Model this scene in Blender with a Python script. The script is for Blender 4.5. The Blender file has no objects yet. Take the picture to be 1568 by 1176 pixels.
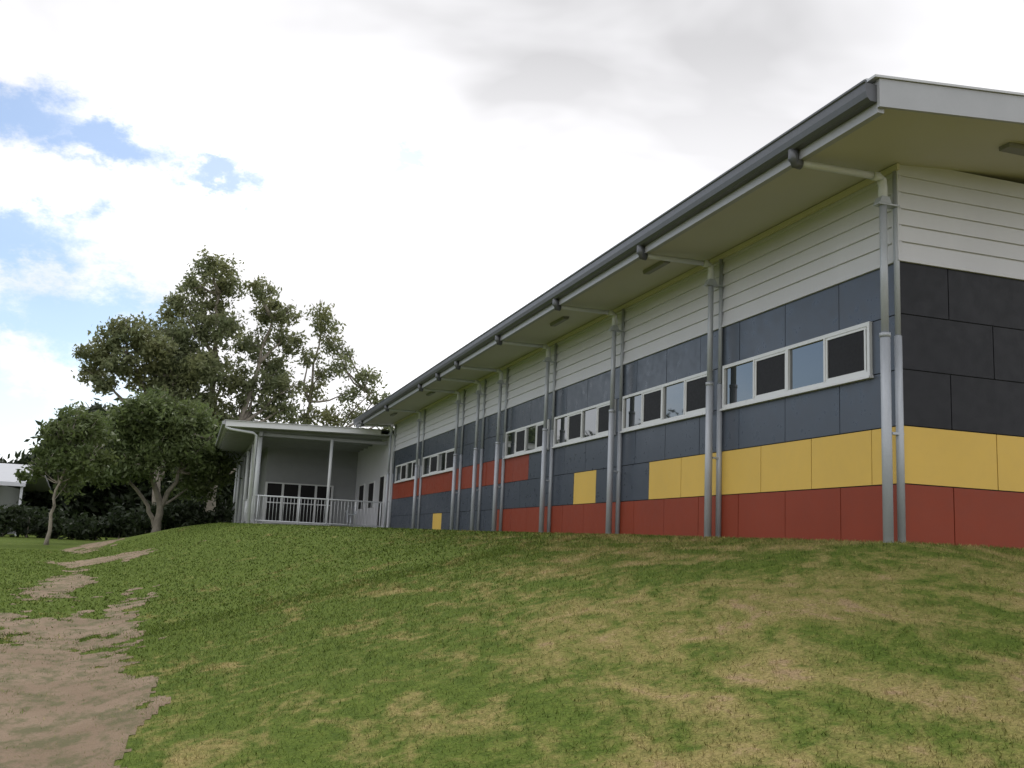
import bpy, math, random
import numpy as np
from mathutils import Vector, Matrix, noise as mn
random.seed(3); rng=np.random.default_rng(5)
S=bpy.context.scene
S.view_settings.view_transform='Standard'; S.view_settings.look='None'; S.view_settings.exposure=0
R=math.radians
# ---------------------------------------------------------------- helpers
def link(o,parent=None):
    S.collection.objects.link(o)
    if parent is not None: o.parent=parent
    return o
def empty(name,loc=(0,0,0)):
    e=bpy.data.objects.new(name,None); e.location=loc; e.empty_display_size=.3
    return link(e)
class MB:
    def __init__(s): s.v=[];s.f=[]
    def box(s,x0,x1,y0,y1,z0,z1):
        n=len(s.v)
        s.v+=[(x0,y0,z0),(x1,y0,z0),(x1,y1,z0),(x0,y1,z0),(x0,y0,z1),(x1,y0,z1),(x1,y1,z1),(x0,y1,z1)]
        for f in [(0,3,2,1),(4,5,6,7),(0,1,5,4),(1,2,6,5),(2,3,7,6),(3,0,4,7)]:
            s.f.append(tuple(n+i for i in f))
    def prism(s,prof,axis,a,b):
        n=len(s.v); k=len(prof)
        for t in (a,b):
            for p in prof:
                s.v.append((p[0],t,p[1]) if axis=='y' else (t,p[0],p[1]))
        for i in range(k):
            j=(i+1)%k
            s.f.append((n+i,n+j,n+k+j,n+k+i))
        s.f.append(tuple(n+i for i in range(k))[::-1]); s.f.append(tuple(n+k+i for i in range(k)))
    def tube(s,pts,radii,seg=12,cap=True):
        pts=[Vector(p) for p in pts]; n0=len(s.v)
        if not hasattr(radii,'__len__'): radii=[radii]*len(pts)
        for i,p in enumerate(pts):
            d=(pts[min(i+1,len(pts)-1)]-pts[max(i-1,0)]).normalized()
            u=d.cross(Vector((0.3,0.9,0.1)) if abs(d.z)>.8 else Vector((0,0,1))).normalized(); w=d.cross(u)
            for k in range(seg):
                a=2*math.pi*k/seg
                s.v.append(tuple(p+(u*math.cos(a)+w*math.sin(a))*radii[i]))
        for i in range(len(pts)-1):
            for k in range(seg):
                a=n0+i*seg+k; b=n0+i*seg+(k+1)%seg
                s.f.append((a,b,b+seg,a+seg))
        if cap:
            s.f.append(tuple(n0+k for k in range(seg))[::-1])
            s.f.append(tuple(n0+(len(pts)-1)*seg+k for k in range(seg)))
    def obj(s,name,mat,parent=None,smooth=False,bevel=0):
        me=bpy.data.meshes.new(name); me.from_pydata([tuple(v) for v in s.v],[],s.f); me.update()
        me.materials.append(mat)
        if smooth:
            for p in me.polygons: p.use_smooth=len(p.vertices)==4
        o=link(bpy.data.objects.new(name,me),parent)
        if bevel:
            m=o.modifiers.new('b','BEVEL'); m.width=bevel; m.segments=2; m.limit_method='ANGLE'
        return o
class NT:
    def __init__(s,nt): s.nt=nt
    def n(s,t,**kw):
        x=s.nt.nodes.new(t)
        for k,v in kw.items(): setattr(x,k,v)
        return x
    def set(s,sock,v):
        if isinstance(v,bpy.types.NodeSocket): s.nt.links.new(v,sock)
        else: sock.default_value=v
    def m(s,op,a,b=0.0,c=0.0,clamp=False):
        x=s.n('ShaderNodeMath',operation=op); x.use_clamp=clamp
        s.set(x.inputs[0],a); s.set(x.inputs[1],b); s.set(x.inputs[2],c); return x.outputs[0]
    def mr(s,v,a,b,c,d,smooth=False):
        x=s.n('ShaderNodeMapRange'); x.interpolation_type='SMOOTHSTEP' if smooth else 'LINEAR'
        for i,q in enumerate((v,a,b,c,d)): s.set(x.inputs[i],q)
        return x.outputs[0]
    def mix(s,f,a,b,mode='MIX'):
        x=s.n('ShaderNodeMix',data_type='RGBA',blend_type=mode)
        s.set(x.inputs[0],f)
        for i,q in ((6,a),(7,b)):
            if isinstance(q,tuple) and len(q)==3: q=(*q,1)
            s.set(x.inputs[i],q)
        return x.outputs[2]
    def noise(s,vec,scale,detail=3,rough=.5,dist=0,stretch=None):
        if stretch:
            mp=s.n('ShaderNodeMapping'); s.set(mp.inputs[0],vec); mp.inputs['Scale'].default_value=stretch; vec=mp.outputs[0]
        x=s.n('ShaderNodeTexNoise'); s.set(x.inputs['Vector'],vec)
        x.inputs['Scale'].default_value=scale; x.inputs['Detail'].default_value=detail
        x.inputs['Roughness'].default_value=rough; x.inputs['Distortion'].default_value=dist
        return x
def newmat(name):
    m=bpy.data.materials.new(name); m.use_nodes=True
    nt=m.node_tree; b=nt.nodes['Principled BSDF']; return m,NT(nt),b
def simple(name,col,rough=.5,metal=0,var=.12,scale=3,spec=.4,bump=0,bscale=60,streak=False):
    m,N,b=newmat(name)
    g=N.n('ShaderNodeNewGeometry').outputs['Position']
    n1=N.noise(g,scale,4,.6,stretch=(1,1,.25) if streak else None).outputs[0]
    n2=N.noise(g,scale*9,2,.6).outputs[0]
    f=N.m('ADD',N.m('MULTIPLY',n1,.7),N.m('MULTIPLY',n2,.3))
    k=N.mr(f,.3,.7,1-var,1+var)
    cc=N.n('ShaderNodeVectorMath',operation='SCALE'); cc.inputs[0].default_value=col; N.set(cc.inputs['Scale'],k)
    N.set(b.inputs['Base Color'],cc.outputs[0]); b.inputs['Metallic'].default_value=metal
    N.set(b.inputs['Roughness'],N.mr(n2,.3,.7,rough-.06,rough+.08)); b.inputs['Specular IOR Level'].default_value=spec
    if bump:
        bp=N.n('ShaderNodeBump'); bp.inputs['Strength'].default_value=bump; bp.inputs['Distance'].default_value=.02
        N.set(bp.inputs['Height'],N.noise(g,bscale,4).outputs[0]); N.set(b.inputs['Normal'],bp.outputs[0])
    return m
# ---------------------------------------------------------------- terrain
def terr(X,Y):
    X=np.asarray(X,float);Y=np.asarray(Y,float)
    zl=np.interp(Y,[-30,0,8,20,42,60],[-1.8,-1.65,-1.6,-1.42,-.86,-.8])
    zu=np.interp(Y,[-20,0,8.2,38],[-1.7,-1.25,.19,.27])
    xa=np.interp(Y,[0,8,20,42],[-.8,-.8,-1.8,-4.5]); xb=np.interp(Y,[0,9,20,38],[6.9,6.8,6.0,1.0])
    s=np.clip((X-xa)/(xb-xa),0,1); f=.55*(s*s*(3-2*s))+.45*s
    z=zl+(zu-zl)*f
    u=.022*np.sin(X*1.3+Y*.4)*np.sin(Y*.55-X*.2)+.010*np.sin(X*3.1+1)*np.cos(Y*1.9)
    return z+u*(1-np.clip((s-.75)/.25,0,1))*np.clip((45-Y)/10,0,1)
def dirtmask(x,y):
    # >0 on bare earth ; world-space worn track running along the bank
    n=mn.fractal(Vector((x*.9,y*.40,0)),1,2,4)*.9+mn.fractal(Vector((x*3.5,y*1.7,4)),1,2,4)*.85
    e=-.28-.12*math.sin(y*.5)
    if x>e-.3: a=(e-x)*1.7+.0+n*.6
    else: a=min(.75,.52+(x+5)*.1)+n*1.1-max(0,(-1.2-x))*.2
    if y>8: a-= (y-8)*.05
    if y>16: a-= (y-16)*.12
    def blob(cx,cy,rx,ry): return .7-math.hypot((x-cx)/rx,(y-cy)/ry)+n*.6
    b=max(blob(-2.5,23.5,.75,5.0),blob(-2.0,31,1.9,1.6),blob(-3.2,40,1.0,4.5))
    return max(a,b)
# ---------------------------------------------------------------- materials
def lawn_color(N,g):
    sep=N.n('ShaderNodeSeparateXYZ'); N.set(sep.inputs[0],g); X,Y=sep.outputs[0],sep.outputs[1]
    flat=N.n('ShaderNodeCombineXYZ'); N.set(flat.inputs[0],X); N.set(flat.inputs[1],Y); g2=flat.outputs[0]
    big=N.noise(g2,.42,3,.55,.6).outputs[0]
    mid=N.noise(g2,1.9,4,.62,.8,stretch=(1,.6,1)).outputs[0]
    sm=N.noise(g2,7,4,.65,.5).outputs[0]
    fine=N.noise(g2,38,2,.7).outputs[0]
    bias=N.m('ADD',N.mr(X,1.0,6.5,-.02,.07),N.mr(Y,6,22,.035,-.08))
    d=N.m('ADD',N.m('MULTIPLY',big,.33),N.m('MULTIPLY',mid,.55)); d=N.m('ADD',d,N.m('MULTIPLY',sm,.34)); d=N.m('ADD',d,bias)
    dry=N.mr(d,.575,.745,0,1,True)
    green=N.mix(N.mr(sm,.3,.7,0,1),(.056,.088,.013),(.105,.140,.024))
    tan=N.mix(N.mr(mid,.4,.75,0,1),(.165,.155,.046),(.28,.215,.092))
    c=N.mix(N.m('MULTIPLY',dry,.88),green,tan)
    bare=N.mr(N.m('ADD',d,N.m('MULTIPLY',fine,.12)),.80,.88,0,.75,True)
    c=N.mix(bare,c,(.25,.175,.105))
    k=N.mr(fine,.25,.75,.62,1.38)
    cc=N.n('ShaderNodeVectorMath',operation='SCALE'); N.set(cc.inputs[0],c); N.set(cc.inputs['Scale'],k)
    return cc.outputs[0],fine,sm
M_lawn,N,b=newmat('lawn'); g=N.n('ShaderNodeNewGeometry').outputs['Position']
c,fine,sm=lawn_color(N,g); N.set(b.inputs['Base Color'],c); b.inputs['Roughness'].default_value=.95; b.inputs['Specular IOR Level'].default_value=.1
bp=N.n('ShaderNodeBump'); bp.inputs['Strength'].default_value=.7; bp.inputs['Distance'].default_value=.04
N.set(bp.inputs['Height'],N.m('ADD',fine,sm)); N.set(b.inputs['Normal'],bp.outputs[0])
M_blade,N,b=newmat('grass_blades'); g=N.n('ShaderNodeNewGeometry').outputs['Position']
c,_,_=lawn_color(N,g); at=N.n('ShaderNodeAttribute',attribute_name='rnd')
cc=N.n('ShaderNodeVectorMath',operation='SCALE'); N.set(cc.inputs[0],c); N.set(cc.inputs['Scale'],N.mr(at.outputs['Fac'],0,1,.75,1.7))
N.set(b.inputs['Base Color'],cc.outputs[0]); b.inputs['Roughness'].default_value=.7; b.inputs['Specular IOR Level'].default_value=.15
M_dirt,N,b=newmat('bare_earth'); g=N.n('ShaderNodeNewGeometry').outputs['Position']
n1=N.noise(g,.9,5,.6).outputs[0]; n2=N.noise(g,4,6,.75,stretch=(1,.6,1)).outputs[0]; n3=N.noise(g,60,3,.7).outputs[0]
c=N.mix(N.mr(n1,.3,.7,0,1),(.185,.125,.075),(.28,.205,.135)); c=N.mix(N.mr(n2,.47,.60,0,.85),c,(.100,.100,.034))
c=N.mix(N.mr(n3,.5,.7,0,.5),c,(.115,.085,.052)); N.set(b.inputs['Base Color'],c); b.inputs['Roughness'].default_value=.95
bp=N.n('ShaderNodeBump'); bp.inputs['Strength'].default_value=.8; bp.inputs['Distance'].default_value=.04
N.set(bp.inputs['Height'],N.m('ADD',n2,n3)); N.set(b.inputs['Normal'],bp.outputs[0])
M_slate=simple('slate_panel',(.052,.063,.086),.32,var=.10,scale=.9,spec=.6)
M_endpan=simple('dark_end_panel',(.018,.019,.024),.45,var=.12,scale=.9,spec=.22)  # slate rows of the end wall, darker and less glossy than the long wall
M_red=simple('red_panel',(.245,.044,.020),.45,var=.10,scale=.9,spec=.25)
M_yel=simple('yellow_panel',(.66,.44,.095),.45,var=.06,scale=.9,spec=.3)
M_back=simple('joint_backing',(.015,.016,.018),.8)
M_white=simple('white_cladding',(.60,.605,.65),.5,var=.04,scale=1.2,streak=True)
M_soff=simple('cream_soffit',(.54,.525,.46),.6,var=.04,scale=.8)
M_trim=simple('cream_trim',(.58,.55,.41),.5,var=.04)
M_gut=simple('grey_gutter',(.10,.105,.115),.38,.2,var=.08,spec=.5)
M_fas=simple('light_grey_fascia',(.37,.38,.40),.4,.1,var=.05)
M_roof=simple('metal_roof',(.5,.51,.52),.4,.2,var=.06)
M_galv=simple('galvanised_pipe',(.40,.425,.47),.40,.12,var=.14,scale=7,spec=.55,streak=True)
M_pvc=simple('white_pipe',(.60,.62,.64),.4,.0,var=.05)
M_frame=simple('window_frame',(.68,.69,.70),.4,.1,var=.03)
M_grey=simple('grey_render_wall',(.30,.31,.32),.7,var=.05)
M_conc=simple('concrete',(.38,.37,.35),.85,var=.12,bump=.2)
M_screen=simple('insect_screen',(.014,.013,.014),.5,var=.1,spec=.2)
M_bark=simple('bark',(.25,.22,.18),.9,var=.35,scale=3,bump=.6,bscale=12)
M_dark=simple('dark_fitting',(.10,.10,.10),.5)
M_light=simple('light_fitting',(.22,.22,.20),.5)
M_glass,N,b=newmat('window_glass'); b.inputs['Base Color'].default_value=(.015,.02,.022,1); b.inputs['Roughness'].default_value=.02
b.inputs['Specular IOR Level'].default_value=.9; b.inputs['IOR'].default_value=1.9
b.inputs['Coat Weight'].default_value=.3
# ---------------------------------------------------------------- ground
gx=np.unique(np.concatenate([np.linspace(-1500,-60,16),np.linspace(-60,-12,40),np.linspace(-12,9,150),np.linspace(9,60,40),np.linspace(60,1500,16)]))
gy=np.unique(np.concatenate([np.linspace(-600,-20,12),np.linspace(-20,2,24),np.linspace(2,26,150),np.linspace(26,70,130),np.linspace(70,160,30),np.linspace(160,3000,20)]))
XX,YY=np.meshgrid(gx,gy); ZZ=terr(XX,YY)
V=np.stack([XX.ravel(),YY.ravel(),ZZ.ravel()],1); nx=len(gx);ny=len(gy)
idx=np.arange(nx*ny).reshape(ny,nx)
F=np.stack([idx[:-1,:-1].ravel(),idx[:-1,1:].ravel(),idx[1:,1:].ravel(),idx[1:,:-1].ravel()],1)
me=bpy.data.meshes.new('ground'); me.from_pydata(V.tolist(),[],F.tolist()); me.materials.append(M_lawn)
for p in me.polygons: p.use_smooth=True
link(bpy.data.objects.new('ground',me))
def dirt_sheet(x0,x1,y0,y1,cs,verts,faces):
    xs=np.arange(x0,x1,cs);ys=np.arange(y0,y1,cs)
    P,Q=np.meshgrid(xs,ys); Zt=terr(P,Q)
    vid={}
    D=[[dirtmask(x,y) for x in xs] for y in ys]
    def vi(i,j):
        k=(i,j)
        if k not in vid:
            vid[k]=len(verts); verts.append((xs[j],ys[i],Zt[i,j]+.004+min(max(D[i][j],0),.3)*.02))
        return vid[k]
    for i in range(len(ys)-1):
        for j in range(len(xs)-1):
            if D[i][j]+D[i+1][j]+D[i][j+1]+D[i+1][j+1]>0: faces.append((vi(i,j),vi(i,j+1),vi(i+1,j+1),vi(i+1,j)))
vs=[];fs=[]; dirt_sheet(-6,.3,4,22,.045,vs,fs); dirt_sheet(-5,.6,22.02,46,.11,vs,fs)
me=bpy.data.meshes.new('dirt_path'); me.from_pydata(vs,[],fs); me.materials.append(M_dirt)
for p in me.polygons: p.use_smooth=True
link(bpy.data.objects.new('dirt_path',me))
def blades(n,x0,x1,y0,y1,hh,w):
    x=rng.uniform(x0,x1,n); y=y0+(y1-y0)*rng.random(n)**1.35
    keep=np.ones(n,bool)
    for i in range(n):
        if x[i]<.3:
            d=dirtmask(x[i],y[i])
            if d>-.02 and rng.random()<min(.9,.3+d*1.4): keep[i]=False
    keep&=~((x>6.98)&(y>8.4))
    x=x[keep];y=y[keep];n=len(x); z=terr(x,y)
    dist=np.clip(y/9,.8,2.2)
    cl=np.array([mn.noise(Vector((a*2.5,b*2.5,0))) for a,b in zip(x,y)])
    h=hh*(0.5+rng.random(n))*(1+.4*cl)*dist**.3; a=rng.uniform(0,2*np.pi,n); ww=w*dist*(.6+.8*rng.random(n))
    lx=rng.normal(0,.8,n)*h; ly=rng.normal(0,.8,n)*h
    A=np.stack([x-np.cos(a)*ww,y-np.sin(a)*ww,z-.005],1);B=np.stack([x+np.cos(a)*ww,y+np.sin(a)*ww,z-.005],1)
    C=np.stack([x+lx,y+ly,z+h],1)
    return np.stack([A,B,C],1).reshape(-1,3),n
L=[blades(190000,-2.8,8.5,3.6,15,.023,.0038),blades(80000,-6,7,14,38,.024,.006)]
V=np.concatenate([l[0] for l in L]); n=sum(l[1] for l in L)
def bulk(name,V,k,n,mat,rnd,parent=None,smooth=False):
    me=bpy.data.meshes.new(name); me.vertices.add(len(V)); me.vertices.foreach_set('co',V.astype(np.float32).ravel())
    me.loops.add(n*k); me.loops.foreach_set('vertex_index',np.arange(n*k,dtype=np.int32))
    me.polygons.add(n); me.polygons.foreach_set('loop_start',np.arange(0,n*k,k,dtype=np.int32)); 
    me.update(calc_edges=True); me.validate()
    at=me.attributes.new('rnd','FLOAT','FACE'); at.data.foreach_set('value',rnd.astype(np.float32))
    me.materials.append(mat); return link(bpy.data.objects.new(name,me),parent)
bulk('grass',V,3,n,M_blade,rng.random(n))
# ---------------------------------------------------------------- SCHOOL BUILDING
sch=empty('school_building')
X0=7.0; YE=8.45; YF=36.3; XR=21.0; ZR=[.21,.80,1.41,2.01,2.61,3.21]
posts=[8.44,12.15,15.55,18.95,22.25,24.15,26.2,31.1,35.9]
wins=[(8.9,12.08),(12.42,15.48),(15.82,18.88),(19.22,22.18),(26.9,31.0),(31.6,35.4)]
core=MB(); core.box(X0,XR,YE,YF,-1.0,4.2); core.obj('wall_core',M_back,sch)
groups={'r':MB(),'y':MB(),'s':MB(),'c':MB()}
G=.006
def rowcol(r,y):
    if r==0: return 'r' if y<22.68 else ('y' if 28.18<y<29.28 else 's')
    if r==1: return 'y' if (y<14.43 or 16.63<y<17.73) else 's'
    if r==2: return 'r' if y>20.48 else 's'
    return 's'
for r in range(5):
    off=9.48 if r%2==0 else 8.93
    js=[YE]+[off+1.1*k for k in range(40) if YE+.1<off+1.1*k<YF-.1]+[YF]
    if r==3:
        for w in wins:
            js=[j for j in js if not (w[0]-.12<j<w[1]+.12)]+[w[0],w[1]]
        js=sorted(js)
    for a,bb in zip(js[:-1],js[1:]):
        m=(a+bb)/2
        if r==3 and any(w[0]<m<w[1] for w in wins): continue
        if bb-a<.03: continue
        z0=ZR[r] if r else .12
        e=random.uniform(0,.003)
        groups[rowcol(r,m)].box(X0-.014-e,X0-.001,a+G,bb-G,z0+G,ZR[r+1]-G)
    off=7.62 if r%2==0 else 8.21
    js=[X0-.014]+[off+1.1*k for k in range(20) if off+1.1*k<XR-.1]+[XR]
    for a,bb in zip(js[:-1],js[1:]):
        z0=ZR[r] if r else .12
        groups['r' if r==0 else 'y' if r==1 else 'c'].box(a+(G if a>X0 else 0),bb-G,YE-.016,YE-.002,z0+G,ZR[r+1]-G)
groups['r'].obj('red_panels',M_red,sch);groups['y'].obj('yellow_panels',M_yel,sch);groups['s'].obj('slate_panels',M_slate,sch);groups['c'].obj('dark_end_panels',M_endpan,sch)
m=MB(); m.box(X0-.02,X0-.001,YE-.02,YF,-.6,.118); m.box(X0,XR,YE-.022,YE-.001,-.6,.118); m.obj('base_plinth',M_dark,sch)
m=MB(); nb=6; z=3.225; bh=(4.34-z)/nb
for i in range(nb):
    za=z+i*bh; zb=za+bh
    m.prism([(X0-.038,za),(X0-.012,zb-.001),(X0+.01,zb-.001),(X0+.01,za)],'y',YE-.03,YF)
for i in range(nb+9):
    za=z+i*bh; zb=za+bh; xs=X0-.03 if zb<4.36 else X0+(zb-4.30)/.086
    if xs>XR-1: break
    m.prism([(YE-.038,za),(YE-.012,zb-.001),(YE+.01,zb-.001),(YE+.01,za)],'x',xs,XR)
m.obj('white_weatherboards',M_white,sch)
m=MB(); m.box(X0-.045,X0-.002,YE-.045,YF,3.185,3.222); m.box(X0-.002,XR,YE-.045,YE-.002,3.185,3.222); m.obj('flashing',M_white,sch)
m=MB(); m.box(X0-.055,X0-.040,YE-.055,YE+.05,3.19,4.19); m.obj('corner_trim',M_white,sch)
m=MB(); m.box(X0-.075,X0-.040,YE-.08,YF,4.195,4.262); m.obj('eave_trim',M_trim,sch)
fr=MB();gl=MB();sc=MB()
for (a,bb) in wins:
    z0,z1=2.005,2.615
    xo=X0-.05; xi=X0-.001; t=.045
    fr.box(xo,xi,a,bb,z0,z0+t); fr.box(xo,xi,a,bb,z1-t,z1); fr.box(xo,xi,a,a+t,z0+t,z1-t); fr.box(xo,xi,bb-t,bb,z0+t,z1-t)
    fr.box(xo-.025,xi,a-.02,bb+.02,z0-.03,z0-.002)
    n=4; w=(bb-a-2*t)/n
    for i in range(n):
        p=a+t+i*w;q=p+w
        if i: fr.box(xo-.004,xi,p-.028 if i==2 else p-.014,p+.028 if i==2 else p+.014,z0+t,z1-t)
        s=.03
        if i%2==0:
            fr.box(xo+.008,xo+.028,p+.02,q-.015,z0+t,z0+t+s);fr.box(xo+.008,xo+.028,p+.02,q-.015,z1-t-s,z1-t)
            fr.box(xo+.008,xo+.028,p+.028,p+.028+s,z0+t+s,z1-t-s);fr.box(xo+.008,xo+.028,q-.015-s,q-.015,z0+t+s,z1-t-s)
            sc.box(xo+.02,xo+.024,p+.028+s,q-.015-s,z0+t+s,z1-t-s)
        else:
            gl.box(xo+.03,xo+.036,p+.012,q-.012,z0+t,z1-t)
fr.obj('window_frames',M_frame,sch);gl.obj('window_glass',M_glass,sch);sc.obj('window_screens',M_screen,sch)
sl=.086; YR0,YR1=7.13,37.4; XE=5.74
def so(x): return 4.17+sl*(x-XE)
xm=14.0
m=MB(); m.prism([(XE,so(XE)),(xm,so(xm)),(2*xm-XE,so(XE)),(2*xm-XE,so(XE)+.02),(xm,so(xm)+.02),(XE,so(XE)+.02)],'y',YR0+.03,YR1-.03); m.obj('soffit',M_soff,sch)
m=MB(); x1=XE-.09
m.prism([(x1,so(x1)+.262),(xm,so(xm)+.262),(2*xm-x1,so(x1)+.262),(2*xm-x1,so(x1)+.285),(xm,so(xm)+.285),(x1,so(x1)+.285)],'y',YR0-.03,YR1+.03)
for k in range(150):
    y=YR0+.1+k*.2
    if y>YR1: break
    m.prism([(x1+.002,so(x1)+.286),(xm,so(xm)+.286),(xm,so(xm)+.305),(x1+.002,so(x1)+.305)],'y',y,y+.04)
m.obj('roof_sheeting',M_roof,sch)
m=MB()
for ya,yb in ((YR0-.012,YR0+.028),(YR1-.028,YR1+.012)):
    m.prism([(XE-.03,so(XE)-.02),(xm,so(xm)-.02),(2*xm-XE,so(XE)-.02),(2*xm-XE,so(XE)+.26),(xm,so(xm)+.26),(XE-.03,so(XE)+.255)],'y',ya,yb)
m.box(XE-.02,XE+.015,YR0+.03,YR1-.03,so(XE)-.06,so(XE)+.255)
m.box(XE+.016,XE+.05,YR0+.03,YR1-.03,so(XE)-.06,so(XE)-.003)
m.obj('fascia',M_fas,sch)
m=MB(); gz=so(XE)+.04
m.prism([(XE-.022,gz),(XE-.10,gz),(XE-.135,gz+.03),(XE-.15,gz+.09),(XE-.15,gz+.17),(XE-.165,gz+.18),(XE-.165,gz+.20),(XE-.14,gz+.20),(XE-.135,gz+.17),(XE-.022,gz+.17)],'y',YR0+.03,YR1)
m.obj('gutter',M_gut,sch)
pv=MB();gv=MB();dk=MB();br=MB()
PX,QX=6.79,6.955
for y in posts:
    zg=float(terr(PX,y))-.1
    gv.tube([(PX,y,zg),(PX,y,2.36)],.052,16); gv.tube([(PX,y,2.36),(PX,y,3.85)],.040,16)
    gv.tube([(QX,y,zg),(QX,y,2.36)],.040,14); gv.tube([(QX,y,2.361),(QX,y,4.2)],.030,14)
    gv.tube([(PX,y,2.33),(PX,y,2.375)],.058,16)
    pv.tube([(PX,y,3.8),(PX,y,4.0),(PX-.01,y,4.07),(PX-.06,y,4.1),(PX-.13,y,4.10)],.050,14)
    pv.tube([(PX-.11,y,4.10),(5.80,y,4.09),(5.72,y,4.10)],.038,12)
    dk.tube([(5.67,y,4.22),(5.67,y,4.12),(5.69,y,4.08),(5.76,y,4.075)],.055,14)
    br.box(PX-.09,6.97,y-.05,y+.05,3.78,3.80); br.prism([(PX-.08,3.80),(PX+.07,3.80),(PX+.04,3.87),(PX-.05,3.87)],'y',y-.055,y+.055)
    br.box(PX+.05,6.985,y-.03,y+.03,1.30,1.325)
gv.obj('steel_posts',M_galv,sch,True);pv.obj('downpipe_arms',M_pvc,sch,True);dk.obj('gutter_outlets',M_gut,sch,True);br.obj('pipe_brackets',M_galv,sch)
m=MB()
for y in (12.9,17.0,27.5,33): 
    zz=so(6.3); m.prism([(6.22,zz-.005),(6.24,zz-.06),(6.34,zz-.052),(6.36,zz+.008)],'y',y-.35,y+.35)
for x in (8.1,11.5): zz=so(x)-.03; m.box(x-.4,x+.4,7.6,7.75,zz-.05,zz)
m.obj('soffit_lights',M_light,sch,bevel=.01)
# ---- verandah wing
FZ=.33
m=MB(); m.box(2.0,X0+.0,37.2,56,-.9,FZ); m.obj('verandah_slab',M_conc,sch)
m=MB(); m.box(X0+.002,14,YF+.001,44.7,-.5,3.86); m.obj('white_side_wall',M_white,sch)
m=MB(); m.box(3.0,14,44.702,56,-.9,3.86)
m.obj('rear_wall',M_grey,sch)
m=MB(); m.box(3.0,6.99,44.66,44.70,3.05,3.14); m.box(3.0,6.99,44.655,44.70,2.22,2.30); m.obj('wall_rails',M_grey,sch)
fr=MB();gl=MB()
xs=np.linspace(3.05,5.95,5)
for a,bb in zip(xs[:-1],xs[1:]): gl.box(a+.05,bb-.05,44.67,44.69,.5,2.16)
fr.box(3.0,6.0,44.64,44.70,2.16,2.215); fr.box(3.0,6.0,44.64,44.70,.42,.5)
for a in xs: fr.box(a-.05,a+.05,44.642,44.70,.5,2.16)
fr.box(3.05,5.95,44.65,44.68,1.30,1.35)
for (a,bb,z0,z1) in ((37.6,38.5,.36,2.35),(39.8,41.0,1.2,2.2),(42.2,43.4,1.2,2.2)):
    gl.box(X0-.03,X0,a,bb,z0,z1); fr.box(X0-.045,X0+.001,a-.06,a-.001,z0,z1+.06);fr.box(X0-.045,X0+.001,bb+.001,bb+.06,z0,z1+.06);fr.box(X0-.045,X0+.001,a,bb,z1+.001,z1+.06)
gl.obj('wing_glass',M_screen,sch);fr.obj('wing_window_frames',M_frame,sch)
m=MB(); m.prism([(.95,3.78),(14,4.02),(14,4.04),(.95,3.80)],'y',36.95,56); m.obj('wing_soffit',M_white,sch)
m=MB(); m.prism([(.85,3.955),(14,4.18),(14,4.20),(.85,3.975)],'y',36.85,56.1); m.obj('wing_roof_sheeting',M_roof,sch)
m=MB(); m.prism([(.95,3.76),(6.6,3.865),(6.6,4.065),(.95,3.955)],'y',36.90,36.945); m.box(.90,.948,36.9,56,3.75,3.95); m.obj('wing_fascia',M_frame,sch)
m=MB(); m.box(.78,.898,36.9,56,3.80,3.93); m.obj('wing_gutter',M_fas,sch,bevel=.02)
m=MB()
for y in np.arange(37.6,56,1.1): m.prism([(1.0,3.66),(6.98,3.77),(6.98,3.885),(1.0,3.775)],'y',y,y+.06)
m.box(2.14,2.26,37.3,56,3.52,3.675); m.box(2.28,6.98,37.5,37.62,3.55,3.66)
m.obj('wing_rafters',M_grey,sch)
m=MB()
for y in (37.6,41.2,44.9,48.6,52.4,55.8): m.tube([(2.2,y,FZ),(2.2,y,3.52)],.085,14)
m.tube([(4.85,37.5,FZ),(4.85,37.5,3.6)],.06,12)
m.tube([(.9,36.98,3.74),(1.1,36.98,3.66),(1.9,37.1,3.6),(2.02,37.15,3.52),(2.02,37.15,.1)],.05,12)
m.obj('verandah_columns',M_pvc,sch,True)
m=MB(); 
m.tube([(2.25,37.35,1.33),(6.9,37.35,1.33)],.028,8); m.tube([(2.25,37.35,.43),(6.9,37.35,.43)],.02,8)
for x in np.arange(2.36,6.85,.125): m.tube([(x,37.35,.43),(x,37.35,1.33)],.009,6)
for x in (2.3,3.8,4.85,5.9,6.85): m.tube([(x,37.35,.3),(x,37.35,1.33)],.026,8)
for y in np.arange(37.5,44.5,.14): m.tube([(2.2,y,.43),(2.2,y,1.33)],.009,6)
m.tube([(2.2,37.35,1.33),(2.2,44.6,1.33)],.028,8); m.obj('balustrade',M_pvc,sch,True)
dt=empty('drinking_trough'); m=MB(); m.prism([(5.5,.95),(5.56,.80),(5.86,.80),(5.92,.95),(5.89,.95),(5.84,.83),(5.58,.83),(5.53,.95)],'y',36.9,37.2)
m.obj('basin',M_galv,dt); m=MB(); m.tube([(5.7,37.05,.25),(5.7,37.05,.8)],.035,8); m.tube([(5.62,37.05,.25),(5.56,37.05,.8)],.02,8)
m.tube([(5.6,37.18,.84),(5.6,37.18,1.1),(5.6,37.1,1.14),(5.6,37.05,1.08)],.012,8); m.tube([(5.82,37.18,.84),(5.82,37.18,1.1),(5.82,37.1,1.14),(5.82,37.05,1.08)],.012,8); m.obj('pipes',M_galv,dt,True)
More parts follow.
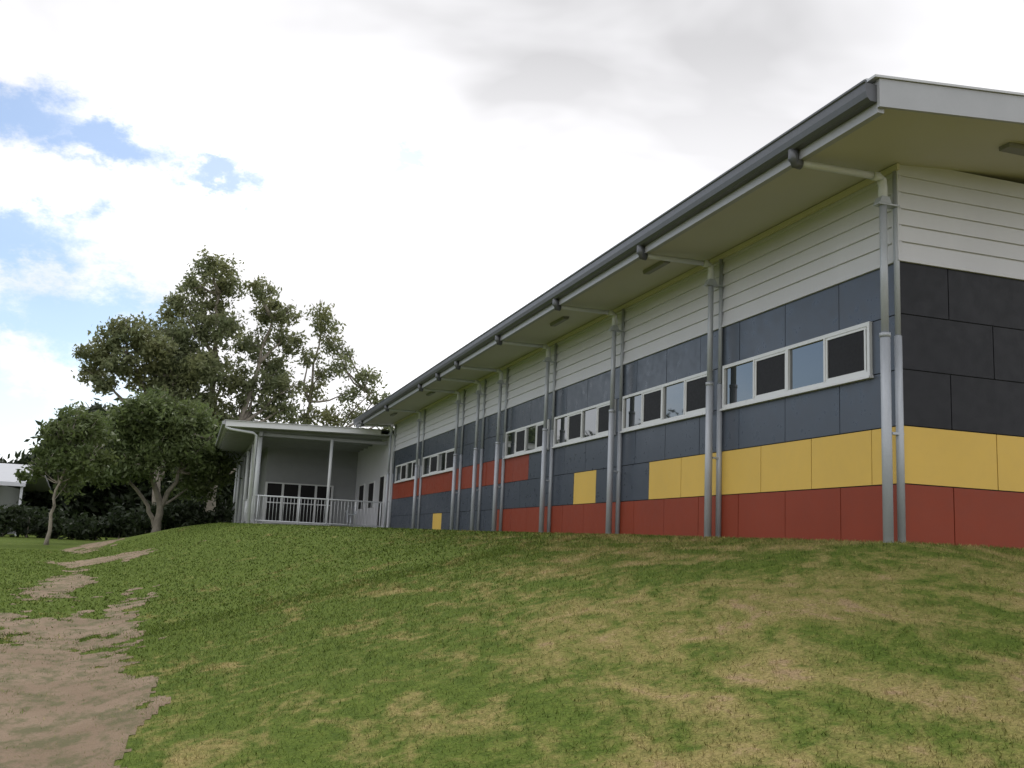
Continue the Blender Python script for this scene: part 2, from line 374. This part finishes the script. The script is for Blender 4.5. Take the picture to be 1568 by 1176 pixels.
# ---------------------------------------------------------------- neighbour house
h=empty('neighbour_house')
m=MB(); m.box(-24,-10.4,62,70,-1.2,2.0); m.obj('walls',M_grey,h)
m=MB(); m.prism([(60.2,1.95),(60.2,2.1),(65.8,3.4),(71.5,2.1),(71.5,1.95),(65.8,3.25)],'x',-25,-8.9); m.obj('roof',M_fas,h)
m=MB(); m.box(-25,-8.85,60.1,60.2,1.9,2.12); 
for x in (-9.1,-11.4,-14,-17): m.box(x,x+.12,60.3,60.42,-1.2,1.95)
m.box(-24,-9.0,60.32,60.4,.05,.12); m.obj('verandah_posts',M_white,h)
m=MB()
for x in (-13.0,-16.5,-20): m.box(x,x+1.4,61.96,61.99,-.1,1.4)
m.obj('windows',M_screen,h)
# ---------------------------------------------------------------- trees
def leafmat(name,c1,c2,c3):
    m,N,b=newmat(name); at=N.n('ShaderNodeAttribute',attribute_name='rnd'); g=N.n('ShaderNodeNewGeometry').outputs['Position']
    c=N.mix(at.outputs['Fac'],c1,c2); c=N.mix(N.mr(N.noise(g,.5,2).outputs[0],.45,.7,0,.7),c,c3)
    N.set(b.inputs['Base Color'],c); b.inputs['Roughness'].default_value=.5; b.inputs['Specular IOR Level'].default_value=.35
    tr=N.n('ShaderNodeBsdfTranslucent'); N.set(tr.inputs[0],c); mx=N.n('ShaderNodeMixShader'); mx.inputs[0].default_value=.45
    out=[x for x in N.nt.nodes if x.type=='OUTPUT_MATERIAL'][0]
    N.nt.links.new(b.outputs[0],mx.inputs[1]);N.nt.links.new(tr.outputs[0],mx.inputs[2]);N.nt.links.new(mx.outputs[0],out.inputs[0]); return m
M_l1=leafmat('gum_leaves',(.125,.155,.07),(.25,.27,.14),(.21,.21,.08))
M_l2=leafmat('bushy_leaves',(.075,.11,.035),(.15,.19,.068),(.12,.145,.05))
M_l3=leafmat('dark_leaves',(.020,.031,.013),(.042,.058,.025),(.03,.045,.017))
def leaves(name,lobes,mat,parent,ls,clumps=26,per=42,flat=.8,droop=.0,asp=.4,cr=.30):
    C=[]; rn=[]
    for (x,y,z,r) in lobes:
        k=max(5,int(clumps*(r/1.5)**1.6))
        for _ in range(k):
            d=rng.normal(size=3); d/=np.linalg.norm(d); rr=r*(.35+.75*rng.random()**.6)
            c=np.array([x,y,z])+d*rr*np.array([1,1,flat]); q=per*(.5+rng.random())
            sig=r**.5*cr*(.6+.8*rng.random())
            q=int(q); pts=c+rng.normal(size=(q,3))*np.array([sig,sig,sig*.75])
            if droop: pts[:,2]-=np.abs(rng.normal(size=q))*droop
            C.append(pts); rn.append(np.clip(rng.random()*.6+rng.random(q)*.4,0,1))
    C=np.concatenate(C);rn=np.concatenate(rn);n=len(C)
    u=rng.normal(size=(n,3)); u[:,2]-=droop*1.2; u/=np.linalg.norm(u,axis=1)[:,None]
    w=np.cross(u,rng.normal(size=(n,3))); w/=np.linalg.norm(w,axis=1)[:,None]
    s=(ls*(.6+.8*rng.random(n)))[:,None]
    V=np.stack([C-u*s,C+w*s*asp,C+u*s,C-w*s*asp],1).reshape(-1,3)
    return bulk(name,V,4,n,mat,rn,parent)
def tree(name,base,trunk_r,forks,lobes,mat,ls,**kw):
    e=empty(name,base); m=MB()
    rr=random.Random(len(lobes)*7+int(base[0]*10))
    for (pts,r0,r1) in forks:
        pts=[Vector(p) for p in pts]; P=[];Rr=[]
        for i in range(len(pts)-1):
            for k in range(4):
                t=k/4; p=pts[i].lerp(pts[i+1],t); 
                if i or k: p=p+Vector((rr.uniform(-1,1),rr.uniform(-1,1),0))*.06*p.z**.5
                P.append(p)
        P.append(pts[-1]); Rr=[r0+(r1-r0)*(i/(len(P)-1))**.8 for i in range(len(P))]; Rr[0]*=1.35 if pts[0].z<.2 else 1
        m.tube(P,Rr,9)
    allp=[Vector(p) for f in forks for p in f[0] if Vector(p).z>1]
    for (x,y,z,r) in lobes:
        t=Vector((x,y,z+.2*r)); c=[p for p in allp if p.z<z] or allp
        s=min(c,key=lambda p:(p-t).length); mid=(s+t)/2+Vector((rr.uniform(-.3,.3),rr.uniform(-.3,.3),-.1*(t-s).length))
        m.tube([s,s.lerp(mid,.5)+Vector((0,0,-.05)),mid,mid.lerp(t,.5),t],[trunk_r*.38,trunk_r*.3,trunk_r*.22,trunk_r*.15,.02],6)
        for _ in range(4):
            d=Vector((rr.gauss(0,1),rr.gauss(0,1),rr.gauss(.3,.7))).normalized()*r*1.0
            m.tube([mid.lerp(t,.6),mid.lerp(t,.6)+d*.5+Vector((0,0,.1)),t+d*.9],[trunk_r*.13,trunk_r*.08,.01],5)
    m.obj('trunk_and_limbs',M_bark,e,True)
    leaves('foliage',lobes,mat,e,ls,**kw); return e
z=lambda x,y: float(terr(x,y))
def jit(l,s): return [(x,random.uniform(-s,s),h,r) for (x,h,r) in l]
main=jit([(-.9,15.3,1.0),(0,14.7,.95),(-1.9,14.4,.85),(1.9,14.2,.75),(2.5,13.3,.95),(-2.6,13.1,1.0),(-.8,13.0,1.2),(3.5,13.0,.8),(3.9,11.8,.9),(-3.4,11.6,1.0),(-1.9,11.2,1.2),(0,11.5,1.2),(1.9,11.2,1.1),(3.1,10.0,1.0),(-1.6,9.2,1.3),(.4,9.2,1.3),(2.1,8.4,1.3),(4.0,8.6,.9),(3.8,7.0,1.1),(-3.0,8.6,1.0),(-.9,6.8,1.4),(1.3,6.2,1.5),(-2.6,6.0,1.2),(-1.2,4.2,1.4),(2.7,5.0,1.3)],1.5)
tree('gum_tree',(.9,61,z(.9,61)),.42,[([(0,0,-.2),(.1,0,2.5),(-.2,.2,6),(-.3,.3,10),(-.5,0,14)],.42,.08),([(.1,0,2.5),(1.3,-.2,6),(2.2,0,10),(2.8,0,12.8)],.26,.06)],main,M_l1,.145,clumps=42,per=46,droop=.14,cr=.23)
wisp=jit([(-.6,13.7,.65),(0,13.0,.75),(.5,12.0,.7),(-.9,10.8,.6),(1.0,10.4,.7),(-.5,8.9,.7),(2.9,9.8,.65),(3.6,8.7,.65),(1.8,8.7,.7),(2.4,7.4,.75),(4.3,7.0,.6),(.8,7.2,.7),(-.8,7.0,.8),(.0,5.5,.8),(1.6,5.9,.8),(4.9,7.7,.45),(3.2,6.0,.7),(4.8,5.9,.5),(-.0,10.0,.5),(1.4,11.6,.4)],.8)
tree('gum_tree',(7.1,62,z(6,62)),.26,[([(0,0,-.2),(-.9,0,4),(-.7,.2,8),(-.3,0,12.8)],.24,.04),([(-.9,0,4),(1.0,0,6),(3.1,0,8.8)],.13,.03)],wisp,M_l1,.14,clumps=62,per=25,droop=.2,cr=.29)
g2=jit([(-3.9,10.0,.85),(-3.1,10.7,.75),(-2.2,11.2,.95),(-1.2,10.7,.9),(-.4,10.2,1.0),(.6,10.7,.9),(-4.1,8.9,.7),(-2.6,9.5,1.0),(-3.3,8.2,.6),(.6,9.0,1.2),(-1.1,8.9,1.1),(1.2,7.6,1.3),(-.3,7.6,1.1),(1.7,9.5,1.0)],1.0)
tree('gum_tree',(-2.0,59,z(-2.1,59)),.3,[([(0,0,-.2),(.1,0,3),(-.6,.2,6.5),(-2.0,0,9.6)],.3,.06),([(.1,0,3),(.5,0,6),(.3,0,9)],.2,.05)],g2,M_l1,.145,clumps=54,per=46,droop=.08,cr=.24)
b1=jit([(-.65,5.7,1.0),(1.1,5.3,1.0),(.3,5.2,.9),(-2.2,4.4,1.0),(-.2,3.9,1.3),(1.6,3.8,1.1),(-2.5,2.9,.9),(1.6,2.3,.9),(-1.4,5.0,.9),(-1.1,2.9,1.0),(2.3,4.6,.8),(2.5,3.1,.8)],.9)
tree('bushy_tree',(-1.45,48,z(-1.55,48)),.22,[([(0,0,-.2),(.05,0,1.2),(-.5,.1,3),(-.7,0,5)],.22,.05),([(.05,0,1.0),(.8,0,2.8),(1.2,0,4.6)],.14,.04),([(0,0,.1),(-.5,0,1.2),(-1.6,0,2.6),(-2,0,4)],.12,.04)],b1,M_l2,.12,clumps=56,per=58,cr=.25)
s1=jit([(.5,5.0,.7),(-.1,4.3,.55),(1.25,4.4,.7),(-.4,3.2,.6),(.8,3.3,.7),(-.9,2.8,.4),(.5,2.4,.5),(.4,4.0,.6),(1.4,3.5,.5)],.5)
tree('small_tree',(-5.2,42,z(-5.35,42)),.085,[([(0,0,-.1),(.08,0,1.2),(.2,0,2.4),(.45,0,4.4)],.085,.03)],s1,M_l2,.11,clumps=70,per=40,cr=.2)
e=empty('distant_trees'); lob=[]
for k in range(74):
    x=-16+k*.28+rng.normal()*.4; top=3.2 if x<-10.8 else np.interp(x,[-10.8,-9.3,-7,-3,2.5,5],[4,6.4,7.4,7.4,6.6,4.5])
    for hh in np.arange(.3,top,1.4): 
        if rng.random()<.8: lob.append((x,rng.uniform(72,78),z(x,72)+hh+rng.uniform(-.2,.6),1.25))
for k in range(26):
    x=-52+k*1.4+rng.normal(); top=rng.uniform(6,12)
    if x>-17: continue
    for hh in np.arange(.6,top,2.2): lob.append((x,rng.uniform(74,84),z(x,72)+hh,1.9))
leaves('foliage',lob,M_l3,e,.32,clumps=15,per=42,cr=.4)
m=MB()
for k in range(26):
    x=-16+k*.78; m.tube([(x,74,-1),(x+.2,74,2),(x-.1,74.5,5 if x>-10 else 2.5)],[.14,.1,.04],7)
m.obj('trunks',M_bark,e,True)
e=empty('hedge'); lob=[]
for x in np.arange(-20,1.6,.55): lob.append((x,56+rng.uniform(-.8,.8),z(x,56)+.35+rng.uniform(0,.6),.7))
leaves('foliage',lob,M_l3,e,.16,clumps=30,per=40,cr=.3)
m=MB()
for x in np.arange(-20,1.6,1.1): m.tube([(x,56,-1),(x+.05,56,.2)],[.05,.03],6)
m.obj('stems',M_bark,e)
# ---------------------------------------------------------------- world
W=bpy.data.worlds.new('World'); S.world=W; W.use_nodes=True; nt=W.node_tree; nt.nodes.clear(); N=NT(nt)
SE,SA=R(56),R(25)
sky=N.n('ShaderNodeTexSky',sky_type='NISHITA'); sky.sun_disc=False; sky.sun_elevation=SE; sky.sun_rotation=SA
sky.altitude=50; sky.air_density=1.0; sky.dust_density=.6; sky.ozone_density=1.5
tc=N.n('ShaderNodeTexCoord').outputs['Generated']; sp=N.n('ShaderNodeSeparateXYZ'); N.set(sp.inputs[0],tc)
az=N.m('ARCTAN2',sp.outputs[0],sp.outputs[1]); el=N.m('ARCSINE',sp.outputs[2])
w1=N.noise(tc,10,6,.68,stretch=(1,1,1.6)); s1=N.n('ShaderNodeSeparateColor'); N.set(s1.inputs[0],w1.outputs[1])
azw=N.m('ADD',az,N.m('MULTIPLY',N.m('SUBTRACT',s1.outputs[0],.5),.24)); elw=N.m('ADD',el,N.m('MULTIPLY',N.m('SUBTRACT',s1.outputs[1],.5),.15))
gap=None
for (a,e_,ra,re,amp) in [(-12.5,20.8,4.8,2.0,1),(-7,20.2,4.2,1.6,1),(-.5,19.2,3.0,1.1,.9),(-11,14.9,4.4,1.7,1),(-6.3,11.3,5.0,2.2,1),(-11,10.9,3.2,1.3,1),(-11,6.2,6,2.6,.8),(-4,8,3,2,.7),(9.35,20.6,2.0,.8,.55),(13.2,16.4,5,1.5,.38),(9,18.4,2,1,.3),(-38,13,15,10,1),(-60,30,18,9,1),(150,40,30,12,1)]:
    dx=N.m('DIVIDE',N.m('SUBTRACT',azw,R(a)),R(ra)); dy=N.m('DIVIDE',N.m('SUBTRACT',elw,R(e_)),R(re))
    d=N.m('SQRT',N.m('ADD',N.m('MULTIPLY',dx,dx),N.m('MULTIPLY',dy,dy)))
    v=N.m('MULTIPLY',N.mr(d,1.5,.45,0,1,True),amp)
    gap=v if gap is None else N.m('MAXIMUM',gap,v)
cn=N.noise(tc,2.9,4,.5,.3,stretch=(1,1,2.4)).outputs[0]
ramp=N.n('ShaderNodeValToRGB'); N.set(ramp.inputs[0],N.m('DIVIDE',el,R(90)))
cr=ramp.color_ramp; cr.elements[0].position=0; cr.elements[0].color=(.60,)*3+(1,); cr.elements[1].position=1; cr.elements[1].color=(.8,)*3+(1,)
for p,v in ((.10,.66),(.2,.68),(.26,.58),(.31,.46),(.36,.42),(.5,.84)):
    q=cr.elements.new(p); q.color=(v,v,v,1)
base=N.m('MULTIPLY',ramp.outputs[0],1.98)
lum=N.m('MULTIPLY',base,N.mr(cn,.38,.62,1.18,.79))
cc=N.n('ShaderNodeVectorMath',operation='SCALE'); cc.inputs[0].default_value=(1,.995,1.02); N.set(cc.inputs['Scale'],lum)
bs=N.n('ShaderNodeBackground'); N.set(bs.inputs[0],sky.outputs[0]); bs.inputs[1].default_value=.15
bc=N.n('ShaderNodeBackground'); N.set(bc.inputs[0],cc.outputs[0]); bc.inputs[1].default_value=1.0
mx=N.n('ShaderNodeMixShader'); N.set(mx.inputs[0],N.m('SUBTRACT',1,N.m('MULTIPLY',gap,.90))); nt.links.new(bs.outputs[0],mx.inputs[1]); nt.links.new(bc.outputs[0],mx.inputs[2])
out=N.n('ShaderNodeOutputWorld'); nt.links.new(mx.outputs[0],out.inputs[0])
sd=bpy.data.lights.new('sun','SUN'); sd.energy=1.4; sd.angle=R(14); sd.color=(1,.96,.9)
so_=link(bpy.data.objects.new('sun',sd)); dirv=Vector((math.sin(SA)*math.cos(SE),math.cos(SA)*math.cos(SE),math.sin(SE)))
so_.rotation_euler=dirv.to_track_quat('Z','Y').to_euler(); so_.location=dirv*50
# ---------------------------------------------------------------- camera
cd=bpy.data.cameras.new('camera'); cam=link(bpy.data.objects.new('camera',cd)); cd.sensor_width=36; cd.lens=1500/1568*36; cd.clip_end=6000; cd.clip_start=.05
Yw=Vector((-494,-222,-1500)).normalized(); Zw=Vector((.046,1,-.1632)).normalized(); Zw=(Zw-Yw*Zw.dot(Yw)).normalized(); Xw=Yw.cross(Zw)
cam.matrix_world=Matrix((Xw,Yw,Zw)).to_4x4()
S.camera=cam
